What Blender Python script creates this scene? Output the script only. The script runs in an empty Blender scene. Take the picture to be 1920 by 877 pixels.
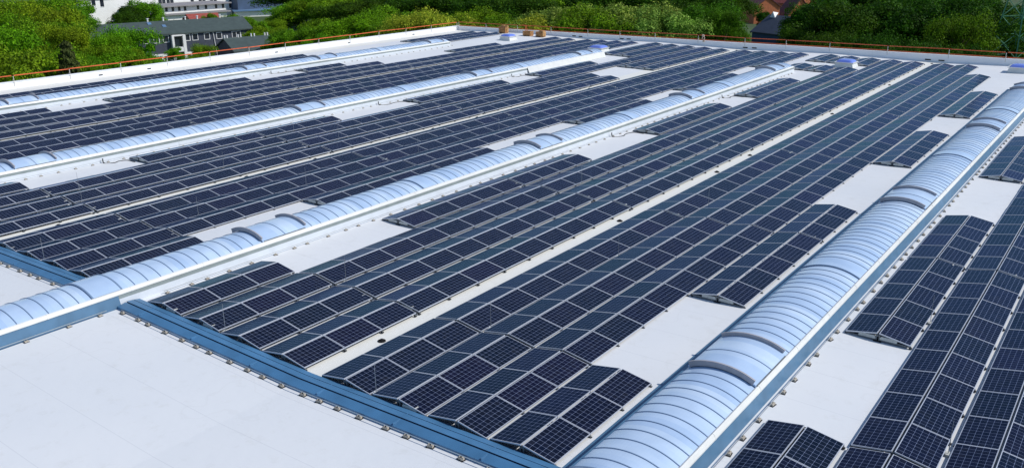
import bpy, math, random
import numpy as np
from mathutils import Matrix, Vector
C = bpy.context.scene.collection
rnd = random.Random(7)

# ------------------------------------------------------------------ camera
H = 12.4234
F = 1632.486; PIX_W, PIX_H = 1920.0, 877.0
PITCH, ROLL, YAW = 0.325829, -0.0084435, 0.6376477
cy_, sy_ = math.cos(YAW), math.sin(YAW)
FWD = Vector((-sy_*math.cos(PITCH), cy_*math.cos(PITCH), -math.sin(PITCH)))
R0 = Vector((cy_, sy_, 0)); U0 = R0.cross(FWD)
RGT = R0*math.cos(ROLL) + U0*math.sin(ROLL)
UPV = -R0*math.sin(ROLL) + U0*math.cos(ROLL)
cam_d = bpy.data.cameras.new("camera"); cam = bpy.data.objects.new("camera", cam_d); C.objects.link(cam)
cam_d.sensor_width = 36.0; cam_d.lens = F/PIX_W*36.0
cam_d.clip_start = 0.5; cam_d.clip_end = 6000
cam.matrix_world = Matrix(((RGT.x, UPV.x, -FWD.x, 0), (RGT.y, UPV.y, -FWD.y, 0), (RGT.z, UPV.z, -FWD.z, H), (0, 0, 0, 1)))
bpy.context.scene.camera = cam

# ------------------------------------------------------------------ light
SUN = Vector((1.02, 0.55, 1.08)).normalized()
SUN_EL = math.asin(SUN.z); SUN_AZ = math.atan2(SUN.x, SUN.y)
world = bpy.data.worlds.new("World"); bpy.context.scene.world = world; world.use_nodes = True
nt = world.node_tree; bg = nt.nodes['Background']
sky = nt.nodes.new('ShaderNodeTexSky'); sky.sky_type = 'NISHITA'; sky.sun_disc = False
sky.sun_elevation = SUN_EL; sky.sun_rotation = SUN_AZ; sky.altitude = 100; sky.air_density = 1.0; sky.dust_density = 0.25; sky.ozone_density = 3.0
nt.links.new(sky.outputs[0], bg.inputs[0]); bg.inputs[1].default_value = 0.12
sd = bpy.data.lights.new("sun", 'SUN'); sd.energy = 3.8; sd.angle = math.radians(0.53); sd.color = (1.0, 0.955, 0.88)
so = bpy.data.objects.new("sun", sd); C.objects.link(so)
so.rotation_euler = SUN.to_track_quat('Z', 'Y').to_euler()
vs = bpy.context.scene.view_settings
vs.view_transform = 'Standard'; vs.look = 'None'; vs.exposure = 0.0; vs.gamma = 1.0; vs.use_curve_mapping = False
bpy.context.scene.cycles.max_bounces = 6

# ------------------------------------------------------------------ layout of the roof
X0, PITCHX, WALK, BAY, Y0, GAP = -26.636, 2.1211, 0.6584, 20.959, 15.34, 0.113
PP, SLOPE = 1.682, 0.0208
XW = X0 + 3.5*PITCHX + WALK/2            # valley (drain line) of the bay between the two nearest rooflights
ZG = -11.0
def roofz(x):
    k = round((x - XW)/BAY); return SLOPE*abs(x - XW - k*BAY)
def rowx(bay, t): return X0 + bay*BAY + (t-1)*PITCHX + (WALK if t > 4 else 0)
def slotk(n): return 0 if n < 3 else 1 + (n-3)//9
def sloty(n): return Y0 + n*PP + slotk(n)*GAP
def sky_x(k): return -8.33 - k*BAY       # rooflight centre lines
def ray(px, py):
    return RGT*((px - PIX_W/2)/F) - UPV*((py - PIX_H/2)/F) + FWD
def U(px, py, z):                         # where a sight line meets height z
    d = ray(px, py); t = (z - H)/d.z; return Vector((d.x*t, d.y*t, z))
def D(px, dist, py=0):                    # ground point in a compass direction at a distance
    d = ray(px, py); s = dist/math.hypot(d.x, d.y); return Vector((d.x*s, d.y*s, ZG))
def ztop(px, py, dist):
    d = ray(px, py); return H + d.z*dist/math.hypot(d.x, d.y)

# ------------------------------------------------------------------ materials
MATS = {}
def mat(name, col, rough=0.6, metal=0.0, spec=0.5, noise=0.0, nscale=3.0, bump=0.0, bscale=20.0, coat=0.0, col2=None, streak=None):
    if name in MATS: return MATS[name]
    m = bpy.data.materials.new(name); m.use_nodes = True; n = m.node_tree; b = n.nodes['Principled BSDF']
    b.inputs['Roughness'].default_value = rough; b.inputs['Metallic'].default_value = metal
    b.inputs['Specular IOR Level'].default_value = spec; b.inputs['Coat Weight'].default_value = coat
    b.inputs['Base Color'].default_value = (*col, 1)
    if noise or col2:
        tc = n.nodes.new('ShaderNodeTexCoord'); nz = n.nodes.new('ShaderNodeTexNoise'); nz.inputs['Scale'].default_value = nscale; nz.inputs['Detail'].default_value = 6
        mp = n.nodes.new('ShaderNodeMapping'); n.links.new(tc.outputs['Object'], mp.inputs[0]); n.links.new(mp.outputs[0], nz.inputs['Vector'])
        if streak: mp.inputs['Scale'].default_value = streak
        r = n.nodes.new('ShaderNodeValToRGB'); c2 = col2 or tuple(min(1, c*(1-noise)) for c in col)
        c1 = col if col2 else tuple(min(1, c*(1+noise)) for c in col)
        r.color_ramp.elements[0].position = 0.32; r.color_ramp.elements[1].position = 0.68
        r.color_ramp.elements[0].color = (*c2, 1); r.color_ramp.elements[1].color = (*c1, 1)
        n.links.new(nz.outputs[0], r.inputs[0]); n.links.new(r.outputs[0], b.inputs['Base Color'])
    if bump:
        tc = n.nodes.new('ShaderNodeTexCoord'); nz = n.nodes.new('ShaderNodeTexNoise'); nz.inputs['Scale'].default_value = bscale; nz.inputs['Detail'].default_value = 4
        bp = n.nodes.new('ShaderNodeBump'); bp.inputs['Strength'].default_value = bump; bp.inputs['Distance'].default_value = 0.02
        n.links.new(tc.outputs['Object'], nz.inputs['Vector']); n.links.new(nz.outputs[0], bp.inputs['Height']); n.links.new(bp.outputs[0], b.inputs['Normal'])
    MATS[name] = m; return m

def roof_material():
    m = bpy.data.materials.new('roof_membrane'); m.use_nodes = True; n = m.node_tree; b = n.nodes['Principled BSDF']; L = n.links
    b.inputs['Roughness'].default_value = 0.62; b.inputs['Specular IOR Level'].default_value = 0.35
    tc = n.nodes.new('ShaderNodeTexCoord')
    n1 = n.nodes.new('ShaderNodeTexNoise'); n1.inputs['Scale'].default_value = 0.16; n1.inputs['Detail'].default_value = 5; L.new(tc.outputs['Object'], n1.inputs['Vector'])
    r1 = n.nodes.new('ShaderNodeValToRGB'); r1.color_ramp.elements[0].position = .3; r1.color_ramp.elements[1].position = .7
    r1.color_ramp.elements[0].color = (.665, .69, .72, 1); r1.color_ramp.elements[1].color = (.72, .735, .755, 1); L.new(n1.outputs[0], r1.inputs[0])
    n2 = n.nodes.new('ShaderNodeTexNoise'); n2.inputs['Scale'].default_value = 1.7; n2.inputs['Detail'].default_value = 8; n2.inputs['Roughness'].default_value = .7; L.new(tc.outputs['Object'], n2.inputs['Vector'])
    r2 = n.nodes.new('ShaderNodeValToRGB'); r2.color_ramp.elements[0].position = .55; r2.color_ramp.elements[1].position = .85
    r2.color_ramp.elements[0].color = (1, 1, 1, 1); r2.color_ramp.elements[1].color = (.88, .87, .84, 1); L.new(n2.outputs[0], r2.inputs[0])
    mx = n.nodes.new('ShaderNodeMix'); mx.data_type = 'RGBA'; mx.blend_type = 'MULTIPLY'; mx.inputs[0].default_value = 1
    L.new(r1.outputs[0], mx.inputs[6]); L.new(r2.outputs[0], mx.inputs[7])
    # welded seams between membrane sheets
    sp = n.nodes.new('ShaderNodeSeparateXYZ'); L.new(tc.outputs['Object'], sp.inputs[0])
    md = n.nodes.new('ShaderNodeMath'); md.operation = 'PINGPONG'; md.inputs[1].default_value = 1.0; L.new(sp.outputs['Y'], md.inputs[0])
    lt = n.nodes.new('ShaderNodeMath'); lt.operation = 'LESS_THAN'; lt.inputs[1].default_value = 0.012; L.new(md.outputs[0], lt.inputs[0])
    ml = n.nodes.new('ShaderNodeMath'); ml.operation = 'MULTIPLY'; ml.inputs[1].default_value = .30; L.new(lt.outputs[0], ml.inputs[0])
    m2 = n.nodes.new('ShaderNodeMix'); m2.data_type = 'RGBA'; L.new(ml.outputs[0], m2.inputs[0]); L.new(mx.outputs[2], m2.inputs[6]); m2.inputs[7].default_value = (.46, .48, .52, 1)
    def MM(op, a, bb):
        q = n.nodes.new('ShaderNodeMath'); q.operation = op
        for i, v in enumerate((a, bb)):
            if isinstance(v, (int, float)): q.inputs[i].default_value = v
            else: L.new(v, q.inputs[i])
        return q.outputs[0]
    # the trodden strip along each drain line is a creamier sheet
    vx = MM('PINGPONG', MM('SUBTRACT', sp.outputs['X'], XW), BAY/2)
    cm = MM('MULTIPLY', MM('LESS_THAN', MM('ADD', vx, MM('MULTIPLY', n2.outputs[0], .1)), 1.3), MM('GREATER_THAN', sp.outputs['Y'], 15.0))
    m4 = n.nodes.new('ShaderNodeMix'); m4.data_type = 'RGBA'; L.new(MM('MULTIPLY', cm, .8), m4.inputs[0]); L.new(m2.outputs[2], m4.inputs[6]); m4.inputs[7].default_value = (.76, .755, .70, 1)
    # faint dried puddle rims
    n5 = n.nodes.new('ShaderNodeTexNoise'); n5.inputs['Scale'].default_value = .33; n5.inputs['Detail'].default_value = 3; L.new(tc.outputs['Object'], n5.inputs['Vector'])
    rim = MM('LESS_THAN', MM('ABSOLUTE', MM('SUBTRACT', n5.outputs[0], .60), 0), .006)
    m5 = n.nodes.new('ShaderNodeMix'); m5.data_type = 'RGBA'; L.new(MM('MULTIPLY', rim, .06), m5.inputs[0]); L.new(m4.outputs[2], m5.inputs[6]); m5.inputs[7].default_value = (.40, .39, .36, 1)
    L.new(m5.outputs[2], b.inputs['Base Color'])
    n3 = n.nodes.new('ShaderNodeTexNoise'); n3.inputs['Scale'].default_value = 2.5; n3.inputs['Detail'].default_value = 6; L.new(tc.outputs['Object'], n3.inputs['Vector'])
    bp = n.nodes.new('ShaderNodeBump'); bp.inputs['Strength'].default_value = .25; bp.inputs['Distance'].default_value = .03; L.new(n3.outputs[0], bp.inputs['Height']); L.new(bp.outputs[0], b.inputs['Normal'])
    return m

def cell_material():
    m = bpy.data.materials.new('solar_cells'); m.use_nodes = True; n = m.node_tree; b = n.nodes['Principled BSDF']; L = n.links
    uv = n.nodes.new('ShaderNodeUVMap'); sp = n.nodes.new('ShaderNodeSeparateXYZ'); L.new(uv.outputs[0], sp.inputs[0])
    def M(op, a, bb=None, c=None):
        q = n.nodes.new('ShaderNodeMath'); q.operation = op
        for i, v in enumerate((a, bb, c)):
            if v is None: continue
            if isinstance(v, (int, float)): q.inputs[i].default_value = v
            else: L.new(v, q.inputs[i])
        return q.outputs[0]
    def edge(o): return M('PINGPONG', o, 0.5)         # 0 on the line between two cells
    eu, ev = edge(sp.outputs['X']), edge(sp.outputs['Y'])
    line = M('LESS_THAN', M('MINIMUM', eu, ev), 0.022)
    corner = M('LESS_THAN', M('ADD', eu, ev), 0.10)  # clipped corners of the cells
    bus = M('LESS_THAN', M('PINGPONG', M('MULTIPLY', sp.outputs['Y'], 4.0), 0.5), 0.030)
    grid = M('MAXIMUM', line, corner)
    oi = n.nodes.new('ShaderNodeObjectInfo')
    rr = n.nodes.new('ShaderNodeValToRGB'); cr = rr.color_ramp
    cr.elements[0].color = (.003, .0045, .018, 1); cr.elements[1].color = (.005, .005, .020, 1)
    e = cr.elements.new(.5); e.color = (.003, .007, .018, 1)
    L.new(oi.outputs['Random'], rr.inputs[0])
    wn = n.nodes.new('ShaderNodeTexWhiteNoise'); wn.noise_dimensions = '3D'
    fl = n.nodes.new('ShaderNodeVectorMath'); fl.operation = 'FLOOR'; L.new(uv.outputs[0], fl.inputs[0])
    ad = n.nodes.new('ShaderNodeVectorMath'); ad.operation = 'ADD'; L.new(fl.outputs[0], ad.inputs[0]); L.new(oi.outputs['Location'], ad.inputs[1]); L.new(ad.outputs[0], wn.inputs['Vector'])
    hs = n.nodes.new('ShaderNodeHueSaturation'); L.new(rr.outputs[0], hs.inputs['Color']); L.new(M('MULTIPLY_ADD', wn.outputs['Value'], .5, .75), hs.inputs['Value'])
    m1 = n.nodes.new('ShaderNodeMix'); m1.data_type = 'RGBA'; L.new(M('MULTIPLY', bus, .16), m1.inputs[0]); L.new(hs.outputs[0], m1.inputs[6]); m1.inputs[7].default_value = (.13, .15, .24, 1)
    m2 = n.nodes.new('ShaderNodeMix'); m2.data_type = 'RGBA'; L.new(grid, m2.inputs[0]); L.new(m1.outputs[2], m2.inputs[6]); m2.inputs[7].default_value = (.17, .21, .33, 1)
    nz = n.nodes.new('ShaderNodeTexNoise'); nz.inputs['Scale'].default_value = 1.3; nz.inputs['Detail'].default_value = 5; L.new(ad.outputs[0], nz.inputs['Vector'])
    # anti-reflective blue coated glass over the cells
    df = n.nodes.new('ShaderNodeBsdfDiffuse'); L.new(m2.outputs[2], df.inputs['Color'])
    gl = n.nodes.new('ShaderNodeBsdfGlossy'); gr = n.nodes.new('ShaderNodeValToRGB'); gr.color_ramp.elements[0].color = (.30, .56, .70, 1); gr.color_ramp.elements[1].color = (.42, .56, .86, 1)
    gx = n.nodes.new('ShaderNodeMath'); gx.operation = 'FRACT'; L.new(M('MULTIPLY', oi.outputs['Random'], 7.31), gx.inputs[0]); L.new(gx.outputs[0], gr.inputs[0]); L.new(gr.outputs[0], gl.inputs['Color'])
    dn = n.nodes.new('ShaderNodeTexNoise'); dn.inputs['Scale'].default_value = .9; dn.inputs['Detail'].default_value = 8; dn.inputs['Roughness'].default_value = .75; L.new(ad.outputs[0], dn.inputs['Vector'])
    dd_ = M('MULTIPLY', M('POWER', dn.outputs[0], 4.0), .16)
    m3 = n.nodes.new('ShaderNodeMix'); m3.data_type = 'RGBA'; L.new(dd_, m3.inputs[0]); L.new(m2.outputs[2], m3.inputs[6]); m3.inputs[7].default_value = (.32, .31, .28, 1); L.new(m3.outputs[2], df.inputs['Color'])
    L.new(M('MULTIPLY_ADD', nz.outputs[0], .12, .07), gl.inputs['Roughness'])
    fr = n.nodes.new('ShaderNodeFresnel'); fr.inputs['IOR'].default_value = 1.36
    ms = n.nodes.new('ShaderNodeMixShader'); L.new(M('MULTIPLY', fr.outputs[0], .72), ms.inputs[0]); L.new(df.outputs[0], ms.inputs[1]); L.new(gl.outputs[0], ms.inputs[2])
    n.nodes.remove(b); L.new(ms.outputs[0], n.nodes['Material Output'].inputs[0])
    return m

def glazing_material():
    m = bpy.data.materials.new('rooflight_polycarbonate'); m.use_nodes = True; n = m.node_tree; b = n.nodes['Principled BSDF']; L = n.links
    tc = n.nodes.new('ShaderNodeTexCoord'); sp = n.nodes.new('ShaderNodeSeparateXYZ'); L.new(tc.outputs['Object'], sp.inputs[0])
    fl = n.nodes.new('ShaderNodeMath'); fl.operation = 'FLOOR'
    dv = n.nodes.new('ShaderNodeMath'); dv.operation = 'DIVIDE'; dv.inputs[1].default_value = .52; L.new(sp.outputs['Y'], dv.inputs[0]); L.new(dv.outputs[0], fl.inputs[0])
    wn = n.nodes.new('ShaderNodeTexWhiteNoise'); wn.noise_dimensions = '1D'; L.new(fl.outputs[0], wn.inputs['W'])
    r = n.nodes.new('ShaderNodeValToRGB'); r.color_ramp.elements[0].color = (.43, .575, .80, 1); r.color_ramp.elements[1].color = (.60, .73, .90, 1); L.new(wn.outputs['Value'], r.inputs[0])
    nz = n.nodes.new('ShaderNodeTexNoise'); nz.inputs['Scale'].default_value = 1.1; nz.inputs['Detail'].default_value = 6; L.new(tc.outputs['Object'], nz.inputs['Vector'])
    r2 = n.nodes.new('ShaderNodeValToRGB'); r2.color_ramp.elements[0].position = .3; r2.color_ramp.elements[1].position = .75; r2.color_ramp.elements[0].color = (.82, .84, .86, 1); r2.color_ramp.elements[1].color = (1, 1, 1, 1); L.new(nz.outputs[0], r2.inputs[0])
    mx = n.nodes.new('ShaderNodeMix'); mx.data_type = 'RGBA'; mx.blend_type = 'MULTIPLY'; mx.inputs[0].default_value = 1; L.new(r.outputs[0], mx.inputs[6]); L.new(r2.outputs[0], mx.inputs[7])
    L.new(mx.outputs[2], b.inputs['Base Color'])
    b.inputs['Roughness'].default_value = .22; b.inputs['Specular IOR Level'].default_value = .6
    return m

def leaf_material(name, c1, c2, trans=.35):
    m = bpy.data.materials.new(name); m.use_nodes = True; n = m.node_tree; L = n.links
    b = n.nodes['Principled BSDF']; out = n.nodes['Material Output']
    g = n.nodes.new('ShaderNodeNewGeometry'); r = n.nodes.new('ShaderNodeValToRGB')
    r.color_ramp.elements[0].color = (*c2, 1); r.color_ramp.elements[1].color = (*c1, 1); L.new(g.outputs['Random Per Island'], r.inputs[0])
    tc = n.nodes.new('ShaderNodeTexCoord'); nz = n.nodes.new('ShaderNodeTexNoise'); nz.inputs['Scale'].default_value = 2.8; nz.inputs['Detail'].default_value = 4; L.new(tc.outputs['Object'], nz.inputs['Vector'])
    oi = n.nodes.new('ShaderNodeObjectInfo')
    hs = n.nodes.new('ShaderNodeHueSaturation'); L.new(r.outputs[0], hs.inputs['Color'])
    q = n.nodes.new('ShaderNodeMath'); q.operation = 'MULTIPLY_ADD'; q.inputs[1].default_value = 2.6; q.inputs[2].default_value = -.28; L.new(nz.outputs[0], q.inputs[0]); L.new(q.outputs[0], hs.inputs['Value'])
    q2 = n.nodes.new('ShaderNodeMath'); q2.operation = 'MULTIPLY_ADD'; q2.inputs[1].default_value = .035; q2.inputs[2].default_value = .483; L.new(oi.outputs['Random'], q2.inputs[0]); L.new(q2.outputs[0], hs.inputs['Hue'])
    L.new(hs.outputs[0], b.inputs['Base Color']); b.inputs['Roughness'].default_value = .6; b.inputs['Specular IOR Level'].default_value = .08
    tr = n.nodes.new('ShaderNodeBsdfTranslucent'); L.new(hs.outputs[0], tr.inputs[0])
    ms = n.nodes.new('ShaderNodeMixShader'); ms.inputs[0].default_value = trans; L.new(b.outputs[0], ms.inputs[1]); L.new(tr.outputs[0], ms.inputs[2]); L.new(ms.outputs[0], out.inputs[0])
    return m

M_ROOF = roof_material(); M_CELL = cell_material(); M_GLAZ = glazing_material()
M_ALU = mat('panel_frame_aluminium', (.54, .57, .64), .38, .25, noise=.06, nscale=4)
M_RAIL = mat('galvanised_rail', (.16, .18, .20), .5, .3, noise=.15, nscale=8)
M_BLACKP = mat('black_rubber', (.015, .016, .018), .8)
M_BALLAST = mat('ballast_concrete', (.52, .53, .50), .85, noise=.12, nscale=9, bump=.3)
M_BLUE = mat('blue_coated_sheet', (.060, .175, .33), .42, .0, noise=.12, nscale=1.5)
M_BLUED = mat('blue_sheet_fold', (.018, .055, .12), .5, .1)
M_FACE = mat('curb_blue_sheet_and_shade', (.070, .16, .27), .45, .0, noise=.12, nscale=2)
M_LIP = mat('curb_cap_white', (.66, .67, .655), .45, noise=.05, nscale=2)
M_GFACE = mat('curb_grey_sheet', (.23, .27, .27), .5, noise=.1, nscale=2)
M_MEMB = mat('white_membrane_upstand', (.58, .62, .67), .6, noise=.05, nscale=2)
M_RIB = mat('rooflight_rib', (.17, .25, .38), .45, .0)
M_BAFF = mat('vent_baffle_grey', (.38, .365, .39), .55, .0, noise=.12, nscale=3)
M_PARA = mat('parapet_white_sheet', (.82, .83, .85), .5, noise=.03, nscale=1)
M_ORANGE = mat('guard_rail_orange', (.62, .11, .03), .5, noise=.2, nscale=2)
M_POST = mat('guard_post_galvanised', (.60, .57, .52), .55, 0)
M_BEIGE = mat('conductor_block', (.42, .38, .32), .85, noise=.2, nscale=12)
M_WIRE = mat('conductor_wire', (.55, .56, .56), .35, .8)
M_CABLE = mat('dark_cable', (.03, .033, .035), .6)

# ------------------------------------------------------------------ helpers
class MB:
    def __init__(s): s.v = []; s.f = []; s.m = []; s.uv = {}
    def quad(s, a, b, c, d, mi=0):
        i = len(s.v); s.v += [a, b, c, d]; s.f.append((i, i+1, i+2, i+3)); s.m.append(mi); return len(s.f)-1
    def box(s, x0, x1, y0, y1, z0, z1, mi=0, fn=None):
        P = [(x0,y0,z0),(x1,y0,z0),(x1,y1,z0),(x0,y1,z0),(x0,y0,z1),(x1,y0,z1),(x1,y1,z1),(x0,y1,z1)]
        if fn: P = [fn(*p) for p in P]
        i = len(s.v); s.v += P
        for q in ((0,3,2,1),(4,5,6,7),(0,1,5,4),(1,2,6,5),(2,3,7,6),(3,0,4,7)):
            s.f.append(tuple(i+k for k in q)); s.m.append(mi)
    def bar(s, a, b, r, mi=0, n=6, r2=None):
        a = Vector(a); b = Vector(b); d = (b-a).normalized(); u = d.orthogonal().normalized(); w = d.cross(u); i = len(s.v); r2 = r if r2 is None else r2
        for k in range(n):
            t = 2*math.pi*k/n; o = u*math.cos(t)+w*math.sin(t); s.v.append(tuple(a+o*r)); s.v.append(tuple(b+o*r2))
        for k in range(n):
            j = (k+1) % n; s.f.append((i+2*k, i+2*j, i+2*j+1, i+2*k+1)); s.m.append(mi)
        s.f.append(tuple(i+2*k for k in reversed(range(n)))); s.m.append(mi); s.f.append(tuple(i+2*k+1 for k in range(n))); s.m.append(mi)
    def path(s, pts, r, mi=0, n=6):
        for a, b in zip(pts, pts[1:]): s.bar(a, b, r, mi, n)
    def poly(s, pts, mi=0):
        i = len(s.v); s.v += list(pts); s.f.append(tuple(range(i, i+len(pts)))); s.m.append(mi)
    def extrude(s, prof, y0, y1, mi=0, caps=True, axis='y'):
        n = len(prof); i = len(s.v)
        for (a, z) in prof: s.v.append((a, y0, z) if axis == 'y' else (y0, a, z))
        for (a, z) in prof: s.v.append((a, y1, z) if axis == 'y' else (y1, a, z))
        for k in range(n):
            j = (k+1) % n; s.f.append((i+k, i+j, i+n+j, i+n+k)); s.m.append(mi if isinstance(mi, int) else mi[k])
        if caps:
            c = mi if isinstance(mi, int) else mi[0]
            s.f.append(tuple(i+k for k in reversed(range(n)))); s.m.append(c); s.f.append(tuple(i+n+k for k in range(n))); s.m.append(c)
    def mesh(s, name, mats):
        me = bpy.data.meshes.new(name); me.from_pydata([tuple(p) for p in s.v], [], s.f)
        for m in (mats if isinstance(mats, (list, tuple)) else [mats]): me.materials.append(m)
        me.polygons.foreach_set('material_index', s.m); me.update(); return me
    def build(s, name, mats, parent=None, loc=None, rz=0, smooth=False):
        me = s.mesh(name, mats)
        if smooth: me.polygons.foreach_set('use_smooth', [True]*len(me.polygons))
        return link(name, me, parent, loc, rz)
def link(name, me, parent=None, loc=None, rz=0):
    o = bpy.data.objects.new(name, me); C.objects.link(o)
    if parent: o.parent = parent
    if loc is not None: o.location = loc
    if rz: o.rotation_euler.z = rz
    return o
def thing(name, label, cat, loc=(0, 0, 0), rz=0, group=None):
    o = bpy.data.objects.new(name, None); C.objects.link(o); o.location = loc; o.rotation_euler.z = rz; o.empty_display_size = .3
    return tag(o, label, cat, group)
def tag(o, label, cat, group=None):
    o['label'] = label; o['category'] = cat
    if group: o['group'] = group
    return o
def dup(o, parent=None, loc=None):
    c = o.copy(); C.objects.link(c); c.parent = parent
    if loc is not None: c.location = loc
    return c
ORD = ['zeroth','first','second','third','fourth','fifth','sixth','seventh','eighth','ninth','tenth','eleventh','twelfth','thirteenth','fourteenth','fifteenth','sixteenth','seventeenth','eighteenth','nineteenth','twentieth']
def ordn(i):
    if i <= 20: return ORD[i]
    return 'twenty-'+ORD[i-20] if i < 30 else ('thirtieth' if i == 30 else 'thirty-'+ORD[i-30])

# ------------------------------------------------------------------ ground
g = MB(); g.quad((-2600,-1200,ZG),(1600,-1200,ZG),(1600,2600,ZG),(-2600,2600,ZG))
o = g.build('ground', mat('grass_ground', (.055, .10, .02), .9, noise=.0, nscale=.15, col2=(.035, .06, .018), bump=.4, bscale=3)); o['kind'] = 'structure'

# ------------------------------------------------------------------ the warehouse
XL, YF, XR, YN = -83.2, 99.5, 34.0, -24.0
wh = thing('warehouse_building', 'huge flat white membrane roof that carries all the solar panels', 'building', (0, 0, 0))
b = MB(); xs = sorted([XL, XR] + [XW+k*BAY for k in range(-3, 3)] + [XW+(k+.5)*BAY for k in range(-3, 3)]); xs = [x for x in xs if XL <= x <= XR]
for a, c2 in zip(xs, xs[1:]):
    b.quad((a, YN, roofz(a)), (c2, YN, roofz(c2)), (c2, YF, roofz(c2)), (a, YF, roofz(a)))
b.build('roof', M_ROOF, wh)
b = MB(); b.box(XL-.35, XR, YN, YF+.35, ZG, -.35)
b.build('wall', mat('warehouse_wall', (.55, .57, .6), .6, noise=.05, nscale=.5), wh)
# parapets
def ptop(x): return .56 + (x+83)/73*.27
b = MB()
b.box(XL-.32, XL, YN, YF+.32, -.35, .56)
b.box(XL-.36, XL+.04, YN, YF+.36, .562, .62)
b.build('parapet', M_PARA, wh)
b = MB(); n = 24
for i in range(n):
    xa = XL+.003+(XR-XL)*i/n; xb = XL+.003+(XR-XL)*(i+1)/n
    b.box(xa, xb, YF, YF+.30, -.35, 0, fn=lambda x, y, z: (x, y, ptop(x)-.06 if z > -.1 else -.35))
b.build('parapet', M_PARA, wh)
b = MB()
for i in range(n):
    xa = XL+.045+(XR-XL)*i/n; xb = XL+.045+(XR-XL)*(i+1)/n
    b.box(xa, xb-.012, YF-.04, YF+.34, 0, 1, fn=lambda x, y, z: (x, y, ptop(x)-(.0 if z > .5 else .057)))
b.build('parapet_cap', M_PARA, wh)
# blue expansion joint cover
def joint(xa, xb):
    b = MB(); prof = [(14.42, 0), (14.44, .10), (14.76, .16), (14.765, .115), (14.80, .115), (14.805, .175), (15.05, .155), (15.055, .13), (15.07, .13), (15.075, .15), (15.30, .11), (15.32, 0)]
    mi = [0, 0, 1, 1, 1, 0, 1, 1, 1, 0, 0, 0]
    seg = [x for x in xs if xa < x < xb]; pts = [xa]+seg+[xb]
    for p, q in zip(pts, pts[1:]):
        i = len(b.v); nn = len(prof)
        for (y, z) in prof: b.v.append((p, y, z+roofz(p)))
        for (y, z) in prof: b.v.append((q, y, z+roofz(q)))
        for k in range(nn):
            j = (k+1) % nn
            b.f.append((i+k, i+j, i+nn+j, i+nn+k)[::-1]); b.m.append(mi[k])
        b.f.append(tuple(i+k for k in range(nn))); b.m.append(0)
    x = xa + 1.3
    while x < xb:                                     # lapped sheet ends
        b.box(x, x+.03, 14.46, 14.75, roofz(x)+.12, roofz(x)+.165); b.box(x, x+.03, 14.82, 15.04, roofz(x)+.13, roofz(x)+.178); x += 3.0
    return b
for i, (xa, xb, nm) in enumerate([(XL+.05, sky_x(3)-1.25, 'beyond the farthest rooflight'), (sky_x(3)+1.25, sky_x(2)-1.25, 'third bay'), (sky_x(2)+1.25, sky_x(1)-1.25, ''), (sky_x(1)+1.25, sky_x(0)-1.25, ''), (sky_x(0)+1.25, XR, '')]):
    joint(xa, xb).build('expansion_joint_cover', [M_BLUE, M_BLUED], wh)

# ------------------------------------------------------------------ barrel rooflights
HWID, RISE, ZSP = 1.02, .26, .74
def arc(rad_add=0., n=22, a0=-1., a1=1.):
    R = (HWID*HWID + RISE*RISE)/(2*RISE); th = math.asin(HWID/R); out = []
    for i in range(n+1):
        t = th*(a0 + (a1-a0)*i/n); out.append(((R+rad_add)*math.sin(t), ZSP + (R+rad_add)*math.cos(t) - (R-RISE)))
    return out
def strip(b, pr, y0, y1, mi=0, thick=0.):
    for (a, z), (c2, z2) in zip(pr, pr[1:]): b.quad((a, y0, z), (c2, y0, z2), (c2, y1, z2), (a, y1, z), mi)
    if thick:
        lo = [(a, z-thick) for a, z in pr]
        for (p, q, p2, q2) in zip(pr, pr[1:], lo, lo[1:]):
            b.quad((p[0], y0, p[1]), (p2[0], y0, p2[1]), (q2[0], y0, q2[1]), (q[0], y0, q[1]), mi)
            b.quad((p[0], y1, p[1]), (q[0], y1, q[1]), (q2[0], y1, q2[1]), (p2[0], y1, p2[1]), mi)
rb = MB(); a_ = arc(.016, 20); strip(rb, a_, -.014, .014, 0, .018); RIBME = rb.mesh('rib', M_RIB)
def fin_mesh():
    b = MB(); lo = arc(.03, 22, -.88, .90); hi = arc(.195, 22, -.88, .90)
    for k in range(len(lo)-1):
        for y, fl in ((-.03, 0), (.03, 1)):
            q = [(lo[k][0], y, lo[k][1]), (lo[k+1][0], y, lo[k+1][1]), (hi[k+1][0], y, hi[k+1][1]), (hi[k][0], y, hi[k][1])]
            b.quad(*(q[::-1] if fl else q))
        b.quad((hi[k][0], -.03, hi[k][1]), (hi[k+1][0], -.03, hi[k+1][1]), (hi[k+1][0], .03, hi[k+1][1]), (hi[k][0], .03, hi[k][1]))
    for e in (0, -1): b.quad((lo[e][0], -.03, lo[e][1]), (hi[e][0], -.03, hi[e][1]), (hi[e][0], .03, hi[e][1]), (lo[e][0], .03, lo[e][1]))
    return b.mesh('baffle', M_BAFF)
FINME = fin_mesh()
STD_V = [(21.0, 23.3), (41.1, 43.4), (61.4, 63.7), (79.0, 81.3)]; STD_W = [(13.75, 14.82), (30.85, 31.9), (52.1, 53.2), (68.5, 69.5)]
SL_NAMES = ['nearest and largest', 'second nearest', 'third', 'farthest']
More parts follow.
